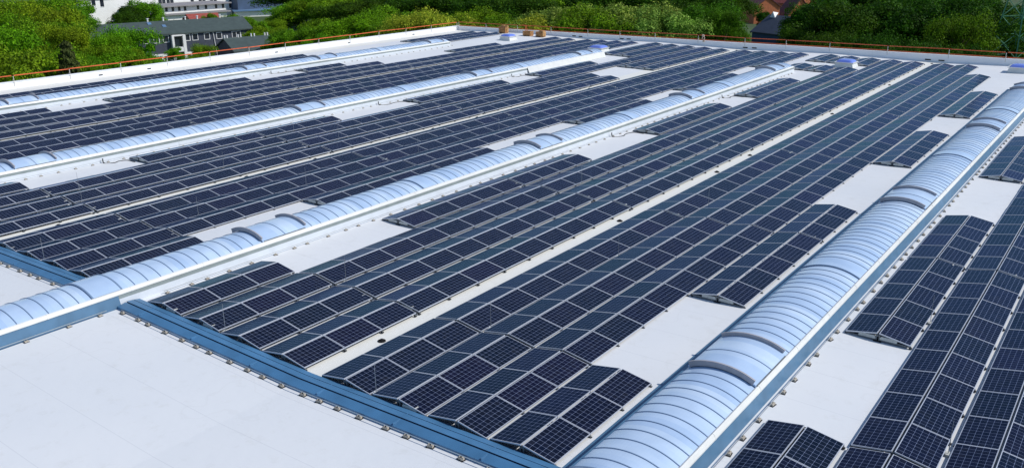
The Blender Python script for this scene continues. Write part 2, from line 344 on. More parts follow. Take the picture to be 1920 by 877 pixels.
for k in range(4):
    cx = sky_x(k); y0, y1 = (2.0 if k < 2 else 4.0), (83.4 if k < 3 else 82.2)
    V, W_ = (STD_V, STD_W) if k < 3 else ([(30.4, 32.7), (52.5, 54.8), (61.7, 64.0), (79.0, 81.3)], [(39.1, 40.1), (70.5, 71.5)])
    sl = thing('barrel_rooflight', SL_NAMES[k]+' of the four long arched rooflights, pale blue glazing over a white kerb', 'rooflight', (cx, 0, 0), 0, 'long barrel rooflights on the roof')
    rz = roofz(cx+1.2)
    b = MB()                                         # curb: cap, sheet face, membrane upstand
    P = [(HWID-.01, ZSP+.015), (HWID+.04, ZSP+.04), (HWID+.085, ZSP+.015), (HWID+.13, ZSP-.07), (HWID+.13, ZSP-.11), (HWID-.02, ZSP-.11)]
    b.extrude(P, y0, y1, 0)
    for (ya, yb, wide) in ((y0, 14.6, 1), (14.6, y1, k == 0)):
        if ya >= yb: continue
        if wide:
            b.extrude([(HWID-.02, ZSP-.113), (HWID+.10, ZSP-.113), (HWID+.22, rz+.03), (HWID+.22, rz-.03), (HWID-.02, rz-.03)], ya, yb, 1)
        else:
            b.extrude([(HWID-.02, ZSP-.113), (HWID+.10, ZSP-.113), (HWID+.12, ZSP-.25), (HWID-.02, ZSP-.25)], ya, yb, 3)
            b.extrude([(HWID-.02, ZSP-.253), (HWID+.13, ZSP-.253), (HWID+.17, rz+.04), (HWID+.26, rz-.02), (HWID-.02, rz-.02)], ya, yb, 2)
    b.extrude([(-HWID+.02, ZSP+.01), (-HWID-.05, ZSP+.0), (-HWID-.30, rz+.05), (-HWID-.62, rz+.012), (-HWID-.62, rz-.03), (-HWID+.02, rz-.03)], y0, y1, 1)  # left side: blue sheet out over the roof, painting in the vault's shadow
    yy = y0+1.1
    while yy < y1-1:                                 # overlaps of the cap sheets
        b.extrude([(HWID-.0, ZSP+.021), (HWID+.04, ZSP+.047), (HWID+.088, ZSP+.021), (HWID+.135, ZSP-.07), (HWID+.135, ZSP-.112), (HWID+.12, ZSP-.112), (HWID+.10, ZSP-.0), (HWID, ZSP)], yy, yy+.05, 0); yy += 3.0
    b.box(-HWID-.15, HWID+.15, y1+.003, y1+.10, rz-.05, ZSP-.02, 0)
    b.box(-HWID-.15, HWID+.15, y0-.10, y0-.003, rz-.05, ZSP-.02, 0)
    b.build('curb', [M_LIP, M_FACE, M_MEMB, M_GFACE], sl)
    if k == 2:
        b = MB(); b.extrude([(HWID+.125, ZSP-.02), (HWID+.15, ZSP-.03), (HWID+.38, rz+.02), (HWID+.34, rz+.0)], 69.0, 83.4, 0); b.build('sloping_white_flashing', M_LIP, sl)
    b = MB(); strip(b, arc(), y0, y1, 0); 
    for yy, fl in ((y0, 0), (y1, 1)):
        pr = arc(); b.poly([(a, yy, z) for a, z in (pr if fl else pr[::-1])], 0)
    b.build('glazing', M_GLAZ, sl, smooth=False)
    busy = lambda y: any(a+.02 < y < c2-.02 for a, c2 in V+W_)
    ys = [17.42+.5185*i for i in range(-40, 140)]; ys = [y for y in ys if y0+.1 < y < y1-.1 and not busy(y)]
    near = ys[:90] if k else ys[:98]
    if k >= 2: near = ys[-98:]
    for y in near: link('rib', RIBME, sl, (0, y, 0))
    rest = [y for y in ys if y not in near]
    if rest:
        b = MB()
        for y in rest: strip(b, arc(.016, 20), y-.014, y+.014, 0, .018)
        o = b.build('ribs', M_RIB, sl); o['kind'] = 'stuff'
    for (a, c2) in V:
        if c2 < y0 or a > y1: continue
        h = MB(); strip(h, arc(.075, 22, -.93, .97), a, c2, 0, .06)
        for e in (0, -1):
            p = arc(.075, 22, -.93, .97)[e]; h.quad((p[0], a, p[1]-.06), (p[0], c2, p[1]-.06), (p[0], c2, p[1]), (p[0], a, p[1]))
        ho = h.build('vent_hatch', [M_GLAZ], sl)
        for y in (a, c2): link('baffle', FINME, ho, (0, y, 0))
        m_ = MB(); strip(m_, arc(.088, 20, -.93, .97), (a+c2)/2-.015, (a+c2)/2+.015, 0, .02); m_.build('rib', M_RIB, ho)
        m_ = MB(); q = arc(.075, 22, -.93, .97)[-1]; m_.box(q[0]-.02, q[0]+.03, a+.06, c2-.06, q[1]-.09, q[1]-.01); m_.build('hatch_sill', M_RAIL, ho)
    for (a, c2) in W_:
        if c2 < y0 or a > y1: continue
        h = MB(); strip(h, arc(.035, 22, -.97, .99), a, c2, 0, .03); h.build('wide_pane', M_GLAZ, sl)
        for y in (a, c2):
            h = MB(); strip(h, arc(.045, 20), y-.028, y+.028, 0, .03); h.build('rib', M_RIB, sl)

# ------------------------------------------------------------------ solar rows
PW, PL, TH, FW = .976, 1.664, .036, .019
TILT = math.radians(10)
def panel_mesh(side):
    """side +1: falls towards +x; origin at the ridge edge, middle of the panel's length"""
    b = MB(); ct, st = math.cos(TILT), math.sin(TILT)
    def P(u, y, w): return (side*(u*ct + w*st), y, -u*st + w*ct)
    u0, u1, v0, v1 = 0, PW, -PL/2, PL/2
    def q(a, bb, c2, d, mi):
        pts = [P(*a), P(*bb), P(*c2), P(*d)]
        if side < 0: pts = pts[::-1]
        return b.quad(*pts, mi)
    q((u0, v0, 0), (u1, v0, 0), (u1, v0, -TH), (u0, v0, -TH), 0) ; q((u1, v1, 0), (u0, v1, 0), (u0, v1, -TH), (u1, v1, -TH), 0)
    q((u0, v1, 0), (u0, v0, 0), (u0, v0, -TH), (u0, v1, -TH), 0); q((u1, v0, 0), (u1, v1, 0), (u1, v1, -TH), (u1, v0, -TH), 0)
    q((u0, v0, -TH), (u1, v0, -TH), (u1, v1, -TH), (u0, v1, -TH), 2)
    for (a, c2, d, e) in ((u0, u1, v0, v0+FW), (u0, u1, v1-FW, v1), (u0, u0+FW, v0+FW, v1-FW), (u1-FW, u1, v0+FW, v1-FW)):
        q((a, d, 0), (c2, d, 0), (c2, e, 0), (a, e, 0), 0)
    fi = q((u0+FW, v0+FW, -.004), (u1-FW, v0+FW, -.004), (u1-FW, v1-FW, -.004), (u0+FW, v1-FW, -.004), 1)
    me = b.mesh('panel', [M_ALU, M_CELL, M_BLACKP]); uv = me.uv_layers.new(name='UVMap'); p = me.polygons[fi]
    co = [(0, 0), (0, 6), (10, 6), (10, 0)]
    if side < 0: co = co[::-1]
    for li, c_ in zip(p.loop_indices, co): uv.data[li].uv = c_
    return me
PAN = {1: panel_mesh(1), -1: panel_mesh(-1)}
ZR = .295
def support_mb(b, y, mi=(0, 1)):
    for s in (1, -1):
        b.box(min(s*.02, s*1.03), max(s*.02, s*1.01), y-.025, y+.025, .035, .075, mi[0])
        b.box(min(s*.95, s*1.035), max(s*.95, s*1.035), y-.04, y+.04, .0, .034, mi[1])
        b.box(min(s*.93, s*.98), max(s*.93, s*.98), y-.02, y+.02, .075, .11, mi[0])
        b.box(min(s*.03, s*.07), max(s*.03, s*.07), y-.03, y+.03, .035, ZR-.05, mi[0])
    b.box(-.12, .12, y-.09, y+.09, 0, .033, mi[1])
sb = MB(); support_mb(sb, 0); SUPME = sb.mesh('support_rail', [M_RAIL, M_BLACKP])
bb = MB(); pr = [(-.26, .08), (-.26, .15), (-.22, .19), (.22, .19), (.26, .15), (.26, .08)]
bb.extrude(pr, -.075, .075, 0, axis='y'); BALME = bb.mesh('ballast_stone', M_BALLAST)
tb = MB(); tb.box(-.025, .025, -.5, .5, ZR-.035, ZR-.010, 0)
tb = MB()
tb.path([(-1.0, 0, .085), (-.05, 0, ZR-.055), (.05, 0, ZR-.055), (1.0, 0, .085)], .014, 0, 5)
BRACEME = tb.mesh('end_brace', mat('dark_steel_brace', (.05, .06, .065), .5, .2))
def merge(ranges, lo, hi):
    out = []
    for a, c2 in ranges:
        s, e = max(a, lo), min(c2, hi)
        if s < e: out.append((s, e))
    return out
FULL = [(0, 48)]
edge1 = [(0, 3), (7, 16), (21, 28), (31, 37)]; edge8 = [(0, 3), (7, 15), (21, 27), (31, 37)]
ROWS = {
 0: {0: [(41, 43), (45, 48)], 1: edge1+[(41, 43), (45, 48)], 2: [(0, 43), (45, 48)], 3: FULL, 4: FULL, 5: FULL, 6: FULL, 7: [(0, 44)], 8: edge8[:3]+[(31, 38)]},
 -1: {0: [(41, 48)], 1: edge1+[(41, 48)], 2: FULL, 3: [(0, 33), (37, 48)], 4: [(0, 33), (37, 48)], 5: FULL, 6: FULL, 7: FULL, 8: edge8+[(41, 48)]},
 -2: {1: [(6, 10), (13, 21), (25, 28)], 2: [(6, 30), (37, 42)], 3: [(5, 48)], 4: [(4, 48)], 5: [(3, 48)], 6: [(3, 48)], 7: [(3, 48)], 8: [(7, 15), (21, 27), (31, 37), (44, 48)]},
 -3: {6: [(9, 30), (40, 48)], 7: [(9, 30), (40, 48)], 8: [(9, 21), (40, 48)]},
 1: {1: [(0, 3), (7, 16), (21, 28)], 2: [(0, 30)], 3: [(0, 25)], 4: [(0, 21)], 5: [(0, 12)]},
}
SEG = [(0, 3), (3, 12), (12, 21), (21, 30), (30, 39), (39, 48)]
RIGHT_OF = {0: 'right of the second rooflight', -1: 'right of the third rooflight', -2: 'right of the farthest rooflight', -3: 'left of the farthest rooflight', 1: 'right of the nearest rooflight'}
npan = 0
for bay, rows in ROWS.items():
    for t, rng in rows.items():
        X = rowx(bay, t); rz = roofz(X)
        for si, (lo, hi) in enumerate(SEG):
            pieces = merge(rng, lo, hi)
            for pi_, (s, e) in enumerate(pieces):
                rowi = (9-t) if bay == -3 else (t if t > 0 else 0)
                rown = ordn(rowi)+' panel row' if rowi else 'stub panel row in line with and'
                extra = '' if len(pieces) == 1 else ('front part of ' if pi_ == 0 else 'rear part of ')
                lab = f"{extra}{ordn(si+1)} block behind blue joint, {rown} {RIGHT_OF[bay]}"
                if not rowi: lab = f"{'front' if pi_ == 0 and len(pieces) > 1 else 'rear'} stub panel block behind the end of the {'second' if bay == 0 else 'third'} rooflight"
                ym = (sloty(s)+sloty(e-1)+PP)/2
                root = thing('solar_panel_row', lab, 'solar panels', (X, ym, rz), 0, 'tent shaped solar panel rows on the roof')
                for nn in range(s, e):
                    yc = sloty(nn)+PP/2-ym
                    for sd_ in (1, -1):
                        if npan < 2: pass
                        o = link('panel', PAN[sd_], root, (sd_*.034, yc, ZR)); npan += 1
                        o.rotation_euler = (rnd.gauss(0, .0022), rnd.gauss(0, .0028), 0)
                # supports under every seam
                seams = [sloty(nn)-ym for nn in range(s, e)]+[sloty(e-1)+PP-ym]; seams[0] += .05; seams[-1] -= .05
                use = seams if (ym < 48 or t in (4, 8)) else [seams[0], seams[-1]]
                for y in use: link('support_rail', SUPME, root, (0, y, 0))
                b = MB(); b.box(-.024, .024, seams[0]-.03, seams[-1]+.03, ZR-.12, ZR-.08); b.build('ridge_beam', M_RAIL, root)
                open0 = s > 0 and not any(a < s <= c_ for a, c_ in rng); open1 = e < 48 and not any(a <= e < c_ for a, c_ in rng)
                for y, op in ((seams[0]+.03, open0), (seams[-1]-.05, open1)):
                    for sx in ((-.33, .33) if op else ((.42,) if rnd.random() < .3 else ())): link('ballast_stone', BALME, root, (sx, y, 0))
                link('end_brace', BRACEME, root, (0, seams[0]-.03, 0))
                if pi_ < len(pieces) or True: link('end_brace', BRACEME, root, (0, seams[-1]+.03, 0))

# ------------------------------------------------------------------ lightning conductors with holder blocks
hb = MB(); hb.box(-.055, .055, -.09, .09, .012, .085, 0); hb.box(-.085, .085, -.13, .13, 0, .0115, 1); hb.box(-.012, .012, -.02, .02, .085, .115, 1)
HOLDME = hb.mesh('holder_block', [M_BEIGE, M_BLACKP])
def conductor(pts, step, label, along_x=False):
    a, c2 = Vector(pts[0]), Vector(pts[-1]); L = (c2-a).length; n = int(L/step)
    root = thing('lightning_conductor', label, 'conductor wire', tuple(a), 0, 'earthing wires on holder blocks')
    b = MB(); P = []
    xx = sorted([x for x in xs if min(a.x, c2.x) < x < max(a.x, c2.x)], reverse=a.x > c2.x)
    for x in [a.x]+(xx if along_x else [])+[c2.x]:
        tt = 0 if x == a.x else 1
        P.append(Vector((x, a.y if along_x else (a.y if len(P) == 0 else c2.y), roofz(x)+.12))-a)
    b.path(P, .013, 0, 5); b.build('wire', M_WIRE, root)
    for i in range(n+1):
        f = min(.998, max(.002, (i+.35*(rnd.random()-.5))/n)); p = a.lerp(c2, f); p.z = roofz(p.x)
        o = link('holder_block', HOLDME, root, p-a)
        o.rotation_euler.z = (math.pi/2 if along_x else 0)+rnd.gauss(0, .12)
        o.scale = (.85, .85, .85) if along_x or 'nearest' in label else (.68, .68, .68)
for k in range(4):
    x = sky_x(k)+HWID+(.40 if k == 0 else .34)
    conductor([(x, 16.2, roofz(x)), (x, 82.5 if k != 2 else 68.5, roofz(x))], .98 if k else 1.0, f"thin wire on blocks running along the right kerb of the {['nearest','second','third','farthest'][k]} rooflight")
    if k in (0, 1): conductor([(x-.03, 2.5, roofz(x)), (x-.03, 14.0, roofz(x))], 1.3, f"thin wire on blocks by the {['nearest','second'][k]} rooflight, in front of the blue joint")
for k, (xa, xb) in enumerate([(sky_x(1)+1.7, sky_x(0)-1.5), (sky_x(2)+1.7, sky_x(1)-1.5), (sky_x(0)+1.7, 12)]):
    conductor([(xa, 14.33, roofz(xa)), (xb, 14.33, roofz(xb))], .84, ['wire on beige blocks along the long near edge of the blue joint', 'wire on beige blocks along the blue joint left of the second rooflight', 'wire on beige blocks along the blue joint right of the nearest rooflight'][k], True)

# ------------------------------------------------------------------ lightning rods
rods = [(688,733),(411,618),(74,487),(1144.5,480),(903,613),(628,523),(562.8,348),(769.8,288),(927,246),(618.5,261),(539.5,246),(1080,345.5),(1315,385.6),(1535,262.7),(355,403.5),(137,355),(141.6,377),(366.6,217),(326.5,292),(407.6,313.6),(153.5,254),(1726,603),(1757,847),(1610,219),(1362,170),(1249,132),(1232,203)]
def inv0(px, py):
    z = .1
    for _ in range(20):
        p = U(px, py, z); z = roofz(p.x)
    return p
rb_ = MB(); rb_.bar((0, 0, .06), (0, 0, 1.05), .012, 0, 6, .005); RODME = rb_.mesh('rod', M_WIRE)
rb_ = MB(); rb_.bar((0, 0, 0), (0, 0, .07), .11, 0, 12, .10); RODB = rb_.mesh('base_stone', M_BALLAST)
pts = sorted([(inv0(*q), q) for q in rods], key=lambda r: r[0].y)
cnt = {}
BN = {0: 'between the nearest and second rooflights', -1: 'between the second and third rooflights', -2: 'between the third and farthest rooflights', 1: 'right of the nearest rooflight'}
for p, q in pts:
    bay = math.floor((p.x-XW+BAY/2)/BAY); cnt[bay] = cnt.get(bay, 0)+1
    # stand in the nearest furrow between rows
    cand = [rowx(bay, t)+PITCHX/2 for t in range(1, 8)]; x = min(cand, key=lambda c_: abs(c_-p.x))
    r = thing('lightning_rod', f"{ordn(cnt[bay])} thin upright rod from the blue joint {BN.get(bay, 'on the roof')}", 'lightning rod', (x, p.y, roofz(x)), 0, 'thin lightning rods among the panels')
    link('rod', RODME, r); link('base_stone', RODB, r)

# ------------------------------------------------------------------ roof drains on the valley lines
dm = MB(); dm.bar((0, 0, 0), (0, 0, .03), .14, 0, 16, .13)
for k in range(8):
    t = 2*math.pi*k/8; dm.bar((.11*math.cos(t), .11*math.sin(t), .03), (.04*math.cos(t), .04*math.sin(t), .07), .012, 0, 4)
dm.bar((0, 0, .06), (0, 0, .08), .05, 0, 10); DRME = dm.mesh('roof_drain', mat('drain_black', (.008, .008, .009), .8))
for bay, ylist in ((0, [18.27, 33.9, 44.8, 49.6, 65.4, 81.5, 98.0]), (-1, [18.4, 29.0, 34.0, 44.7, 49.6, 65.3, 97.8]), (-2, [29.0, 45, 65])):
    x = XW+bay*BAY
    for i, y in enumerate(ylist):
        o = link('roof_drain', DRME, None, (x, y, roofz(x))); tag(o, f"{ordn(i+1)} black roof drain in the bare strip {BN[bay]}", 'drain', 'black roof drains')

# ------------------------------------------------------------------ small domes
def dome(x, y, lab, s=1.0):
    r = thing('dome_rooflight', lab, 'roof dome', (x, y, roofz(x)), 0, 'small square dome rooflights')
    b = MB(); w, w2 = .95*s, .80*s
    P = [(-w, -w, 0), (w, -w, 0), (w, w, 0), (-w, w, 0), (-w2, -w2, .46), (w2, -w2, .46), (w2, w2, .46), (-w2, w2, .46)]
    i = len(b.v); b.v += P
    for q in ((0,1,5,4),(1,2,6,5),(2,3,7,6),(3,0,4,7),(4,5,6,7)): b.f.append(q); b.m.append(0)
    b.build('curb', M_LIP, r)
    b = MB(); b.box(-w2-.12, w2+.12, -w2-.12, w2+.12, .463, .53); b.build('frame', M_LIP, r)
    b = MB(); n = 12; g_ = []
    for a in range(n+1):
        for c2 in range(n+1):
            u, v = -1+2*a/n, -1+2*c2/n; h = .26*((1-u**4)*(1-v**4))**.5 if abs(u) < 1 and abs(v) < 1 else 0
            g_.append((u*w2, v*w2, .533+h))
    b.v = g_
    for a in range(n):
        for c2 in range(n): k_ = a*(n+1)+c2; b.f.append((k_, k_+n+1, k_+n+2, k_+1)); b.m.append(0)
    b.build('dome', mat('dome_blue_acrylic', (.16, .24, .72), .15, spec=.6), r, smooth=True)
dome(-25.2, 90.1, 'blue dome on a white kerb near the far end of the second rooflight')
dome(-51.9, 86.9, 'blue dome on a white kerb just behind the end of the third rooflight')
dome(-68.2, 91.6, 'small blue dome on white kerb near the far left roof corner', .9)
dome(-10.6, 94.9, 'blue dome on a white kerb by the right edge of the photo')

# ------------------------------------------------------------------ guard rails
def guard(label, axis, fixed, ticks, ztop_, two):
    r = thing('guard_rail', label, 'guard rail', (fixed, ticks[0], 0) if axis == 'y' else (ticks[0], fixed, 0), 0, None)
    def P(t, z, off=0): return (off, t-ticks[0], z) if axis == 'y' else (t-ticks[0], off, z)
    inward = .12 if axis == 'y' else -.12
    for t in ticks:
        b = MB(); zt = ztop_(t); b.bar(P(t, zt-1.0+.02, inward), P(t, zt-.05, inward), .028, 0, 6); b.bar(P(t, zt-.42, inward), P(t, zt-.42, -inward), .016, 0, 5)
        b.box(*( (-.02, inward+.05, t-ticks[0]-.06, t-ticks[0]+.06) if axis == 'y' else (t-ticks[0]-.06, t-ticks[0]+.06, inward-.05, .02)), zt-.62, zt-.56)
        b.build('post', M_POST, r)
    for h in ((0,) if not two else (0, .48)):
        for a, c2 in zip(ticks, ticks[1:]):
            b = MB(); q = rnd.uniform(-.03, .03); w = .042
            pa, pb = P(a, ztop_(a)-h-.02+q, 0), P(c2, ztop_(c2)-h-.02+rnd.uniform(-.03, .03), 0)
            for s in range(1):
                v = Vector(pb)-Vector(pa); nrm = Vector((-v.y, v.x, 0)).normalized()*.016; up = Vector((0, 0, w))
                A, B = Vector(pa)-v*.02, Vector(pb)+v*.02; i = len(b.v)
                b.v += [tuple(A-nrm-up), tuple(B-nrm-up), tuple(B+nrm-up), tuple(A+nrm-up), tuple(A-nrm+up), tuple(B-nrm+up), tuple(B+nrm+up), tuple(A+nrm+up)]
                for f in ((0,3,2,1),(4,5,6,7),(0,1,5,4),(1,2,6,5),(2,3,7,6),(3,0,4,7)): b.f.append(tuple(i+k_ for k_ in f)); b.m.append(0)
            b.build('rail', M_ORANGE, r)
    return r
lt_ = [26.5+5.17*i for i in range(15)]; lt_[-1] = 99.3
guard('orange board guard rail on pale posts along the left parapet', 'y', XL-.1, lt_, lambda t: 1.16, False)
ft = [-83.0, -78.0, -72.5, -66.9, -61.1, -56.3, -51.3, -45.5, -39.6, -34.7, -29.8, -23.7, -17.7, -12.5, -7, -1.5, 4, 9.5, 15]
guard('orange two-board guard rail on pale posts along the far parapet', 'x', YF+.12, ft, lambda t: ptop(t)+.62, True)

# ------------------------------------------------------------------ overflow outlets at the foot of the parapets
ov = MB(); ov.box(-.28, .28, -.03, .0, .10, .22)
OVME = ov.mesh('overflow_outlet', M_BLACKP)
for i, x in enumerate([-63.2, -62.2, -56.0, -55.0, -39.5, -38.4, -19.6, -18.3]):
    o = link('overflow_outlet', OVME, None, (x, YF-.002, roofz(x)-.0+.05)); tag(o, f"{ordn(i+1)} dark slot from the left at the foot of the far parapet", 'overflow outlet', 'dark overflow slots')
for i, y in enumerate([45.0, 50.2, 66.5, 78, 90]):
    o = link('overflow_outlet', OVME, None, (XL+.002, y, .08), math.pi/2); o.scale = (.7, 1, .8)
    tag(o, f"{ordn(i+1)} dark slot from the near end at the foot of the left parapet", 'overflow outlet', 'dark overflow slots')

# ------------------------------------------------------------------ loose cables beside rooflights
def cable(k, n, yo, lab):
    x0 = sky_x(k)+HWID+.3; x1 = rowx(1-k, 1)-.75; y0 = sloty(n)-.25; b = MB()
    P = [(0, yo, .30), (.12, yo, .03), (.5, yo*.75+.1, .025), ((x1-x0)*.6, yo*.35, .025), (x1-x0, 0, .03), (x1-x0+.7, .05, .05)]
    pts_ = []
    for i in range(len(P)-1):
        p0, p1, p2, p3 = [Vector(P[max(0, min(len(P)-1, j))]) for j in (i-1, i, i+1, i+2)]
        for s in range(5):
            t = s/5; pts_.append(.5*((2*p1)+(-p0+p2)*t+(2*p0-5*p1+4*p2-p3)*t*t+(-p0+3*p1-3*p2+p3)*t**3))
    pts_.append(Vector(P[-1])); b.path(pts_, .035, 0, 6)
    o = b.build('cable', M_CABLE, None, (x0, y0, roofz(x0)-.03)); tag(o, lab, 'cable', 'dark cables to the panel rows')
cable(1, 21, -2.0, 'dark cable trailing across the second white gap beside the second rooflight')
cable(1, 31, -1.4, 'dark cable trailing across the third white gap beside the second rooflight')
cable(2, 7, -1.2, 'dark cable trailing across the first white gap beside the third rooflight')
cable(2, 21, -2.2, 'dark cable trailing across the second white gap beside the third rooflight')
cable(2, 31, -1.5, 'dark cable trailing across the third white gap beside the third rooflight')
cable(3, 25, -2.5, 'dark cable trailing across a white gap beside the farthest rooflight')

# ------------------------------------------------------------------ orange material near the far corner
M_CRATE = mat('orange_wood', (.38, .19, .07), .75, noise=.35, nscale=3)
def crate(x, y, w, d, h, lab, seed, rz=0):
    r = thing('wooden_crate', lab, 'crate', (x, y, roofz(x)), rz, None); q = random.Random(seed)
    b = MB(); b.box(-w/2+.04, w/2-.04, -d/2+.04, d/2-.04, .11, .15); b.build('floor_board', M_CRATE, r)
    for s in (-1, 1):
        b = MB(); n = 4
        for i in range(n): b.box(-w/2, w/2, s*d/2-.02, s*d/2+.02, .12+i*h/n, .12+(i+.78)*h/n)
        b.build('side_board', M_CRATE, r)
        b = MB()
        for i in range(n): b.box(s*w/2-.02, s*w/2+.02, -d/2+.03, d/2-.03, .12+i*h/n, .12+(i+.78)*h/n)
        b.build('side_board', M_CRATE, r)
    b = MB()
    for sx in (-1, 0, 1): b.box(sx*w*.42-.05, sx*w*.42+.05, -d/2, d/2, 0, .1)
    b.build('skid', M_CRATE, r)
    b = MB()
    for i in range(5):
        a = q.uniform(-w*.4, w*.2); b.box(a, a+q.uniform(.3, .6), q.uniform(-d*.4, 0), q.uniform(.05, d*.4), .151, .15+h*q.uniform(.7, 1.25))
    b.build('packed_boards', mat('packed_orange_foam', (.45, .25, .10), .8, noise=.4, nscale=5), r)
crate(-68.9, 97.0, 1.15, .9, .55, 'left one of two orange crates standing side by side at the far parapet', 1, .1)
crate(-67.0, 97.2, 1.0, .9, .6, 'right one of two orange crates standing side by side at the far parapet', 2, -.15)
crate(-73.9, 98.2, 1.1, .8, .85, 'tall narrow orange crate alone behind the small dome near the corner', 3, .05)
b = MB(); b.bar((0, 0, 0), (0, 0, 1.35), .035, 0, 6); b.bar((-.5, 0, 1.3), (.1, 0, 1.3), .05, 0, 6); b.bar((.1, 0, 1.25), (.6, -.1, .1), .03, 0, 6); b.bar((.05, 0, .6), (.4, -.06, .55), .03, 0, 6); b.box(-.3, .35, -.25, .2, 0, .06)
o = b.build('gate_frame', M_ORANGE, None, (-70.9, 99.2, 0)); tag(o, 'small orange steel frame leaning at the guard rail left of the crates', 'steel frame')
b = MB(); n = 10
for i in range(n):
    for j in range(6):
        pass
b = MB()
for i, (dx, dz, r_) in enumerate([(0, 0, .16), (.14, -.05, .13), (.22, -.32, .09), (-.04, -.30, .10), (.1, -.62, .13), (.22, -.62, .1)]):
    b.bar((dx, 0, dz-.12), (dx+.04, -.02, dz+.12), r_*.8, 0, 9, r_*.5)
o = b.build('cloth_bundle', mat('tan_cloth', (.58, .45, .34), .9, noise=.2, nscale=6), None, (-44.9, YF-.08, ptop(-45)+.62)); tag(o, 'tan cloth bundle tied to the far guard rail', 'cloth')

# ------------------------------------------------------------------ buildings beyond
M_SLATE = mat('slate_cladding', (.050, .060, .085), .6, noise=.18, nscale=2.5)
M_SLATER = mat('dark_grey_green_roof', (.055, .078, .074), .65, noise=.15, nscale=1.2)
M_WHITE = mat('white_render', (.80, .80, .78), .7, noise=.04, nscale=.6)
M_WFRAME = mat('white_window_frame', (.8, .8, .8), .4)
M_PANE = mat('dark_window_pane', (.02, .028, .04), .08, spec=.7)
M_GREYR = mat('grey_flat_roof', (.26, .25, .26), .8, noise=.1, nscale=.5)
M_BLUER = mat('blue_metal_roof', (.16, .28, .46), .4, .3, noise=.1, nscale=.4)
M_NAVY = mat('navy_facade', (.05, .085, .15), .5, noise=.15, nscale=.4)
M_BRICK = mat('orange_brick', (.42, .13, .05), .8, noise=.15, nscale=2)
M_TILE = mat('red_roof_tile', (.33, .07, .05), .7, noise=.2, nscale=2)
M_MAROON = mat('maroon_roof_tile', (.11, .035, .04), .7, noise=.2, nscale=2)
class Front:
    """a facade plane: origin A on its right end, direction to its left end, at ground"""
    def __init__(s, pr, pl):
        s.A = Vector((pr[0], pr[1], 0)); B = Vector((pl[0], pl[1], 0)); s.d = (B-s.A).normalized(); s.L = (B-s.A).length
        s.n = Vector((s.d.y, -s.d.x, 0)); 
        if s.n.dot(-s.A) < 0: s.n = -s.n                      # towards the camera
        s.rz = math.atan2(s.d.y, s.d.x); s.flip = 1 if Vector((-s.d.y, s.d.x, 0)).dot(s.n) > 0 else -1
    def hit(s, px, py):
        r = ray(px, py); o = Vector((0, 0, H)); t = (s.A-o).dot(s.n)/r.dot(s.n); p = o+r*t
        return (p-s.A).dot(s.d), p.z
def fbox(b, s0, s1, d0, d1, z0, z1, fl, mi=0):           # local box: s along facade, d out of the wall towards camera
    y0, y1 = sorted((fl*d0, fl*d1)); b.box(min(s0, s1), max(s0, s1), y0, y1, z0, z1, mi)
def window(parent, s, z, w, h, fl, cols=1, frame=True):
    b = MB()
    if frame:
        t = .11
        fbox(b, s-w/2-t, s-w/2, .003, .07, z-h/2-t, z+h/2+t, fl); fbox(b, s+w/2, s+w/2+t, .003, .07, z-h/2-t, z+h/2+t, fl)
        fbox(b, s-w/2, s+w/2, .003, .07, z+h/2, z+h/2+t, fl); fbox(b, s-w/2, s+w/2, .003, .10, z-h/2-t, z-h/2, fl)
        for i in range(1, cols): fbox(b, s-w/2+w*i/cols-.05, s-w/2+w*i/cols+.05, .03, .07, z-h/2, z+h/2, fl)
    else:
        fbox(b, s-w/2-.05, s+w/2+.05, .003, .12, z-h/2-.09, z-h/2-.02, fl)
    f = b.build('window', M_WFRAME, parent); b = MB(); fbox(b, s-w/2, s+w/2, .004, .028, z-h/2, z+h/2, fl); b.build('pane', M_PANE, f)
    return f
def gable_house(pr, pl, zeave, rise, depth, label, wallm, roofm, over=.35, name='house'):
    F_ = Front(pr, pl); fl = F_.flip; L = F_.L
    r = thing(name, label, 'house', (F_.A.x, F_.A.y, 0), F_.rz, None)
    b = MB(); P = [(0, ZG), (0, zeave), (-fl*depth/2, zeave+rise), (-fl*depth, zeave), (-fl*depth, ZG)]
    for x, rev in ((0, 1), (L, 0)): b.poly([(x, y, z) for y, z in (P if rev else P[::-1])])
    for (a, c2) in ((0, 1), (3, 4)): b.quad((0, P[a][0], P[a][1]), (L, P[a][0], P[a][1]), (L, P[c2][0], P[c2][1]), (0, P[c2][0], P[c2][1]))
    b.build('wall', wallm, r)
    b = MB(); k = rise/(depth/2); t = .22
    for sgn in (0, 1):
        ya, yb = (fl*over, -fl*depth/2) if sgn == 0 else (-fl*(depth+over), -fl*depth/2)
        za = zeave-k*over+.02; zb = zeave+rise+.02
        for dz in (0, t):
            b.quad((-over, ya, za+dz), (L+over, ya, za+dz), (L+over, yb, zb+dz), (-over, yb, zb+dz))
        b.quad((-over, ya, za), (L+over, ya, za), (L+over, ya, za+t), (-over, ya, za+t))
        for x in (-over, L+over): b.quad((x, ya, za), (x, yb, zb), (x, yb, zb+t), (x, ya, za+t))
    rf = b.build('roof', roofm, r)
    return r, F_, rf
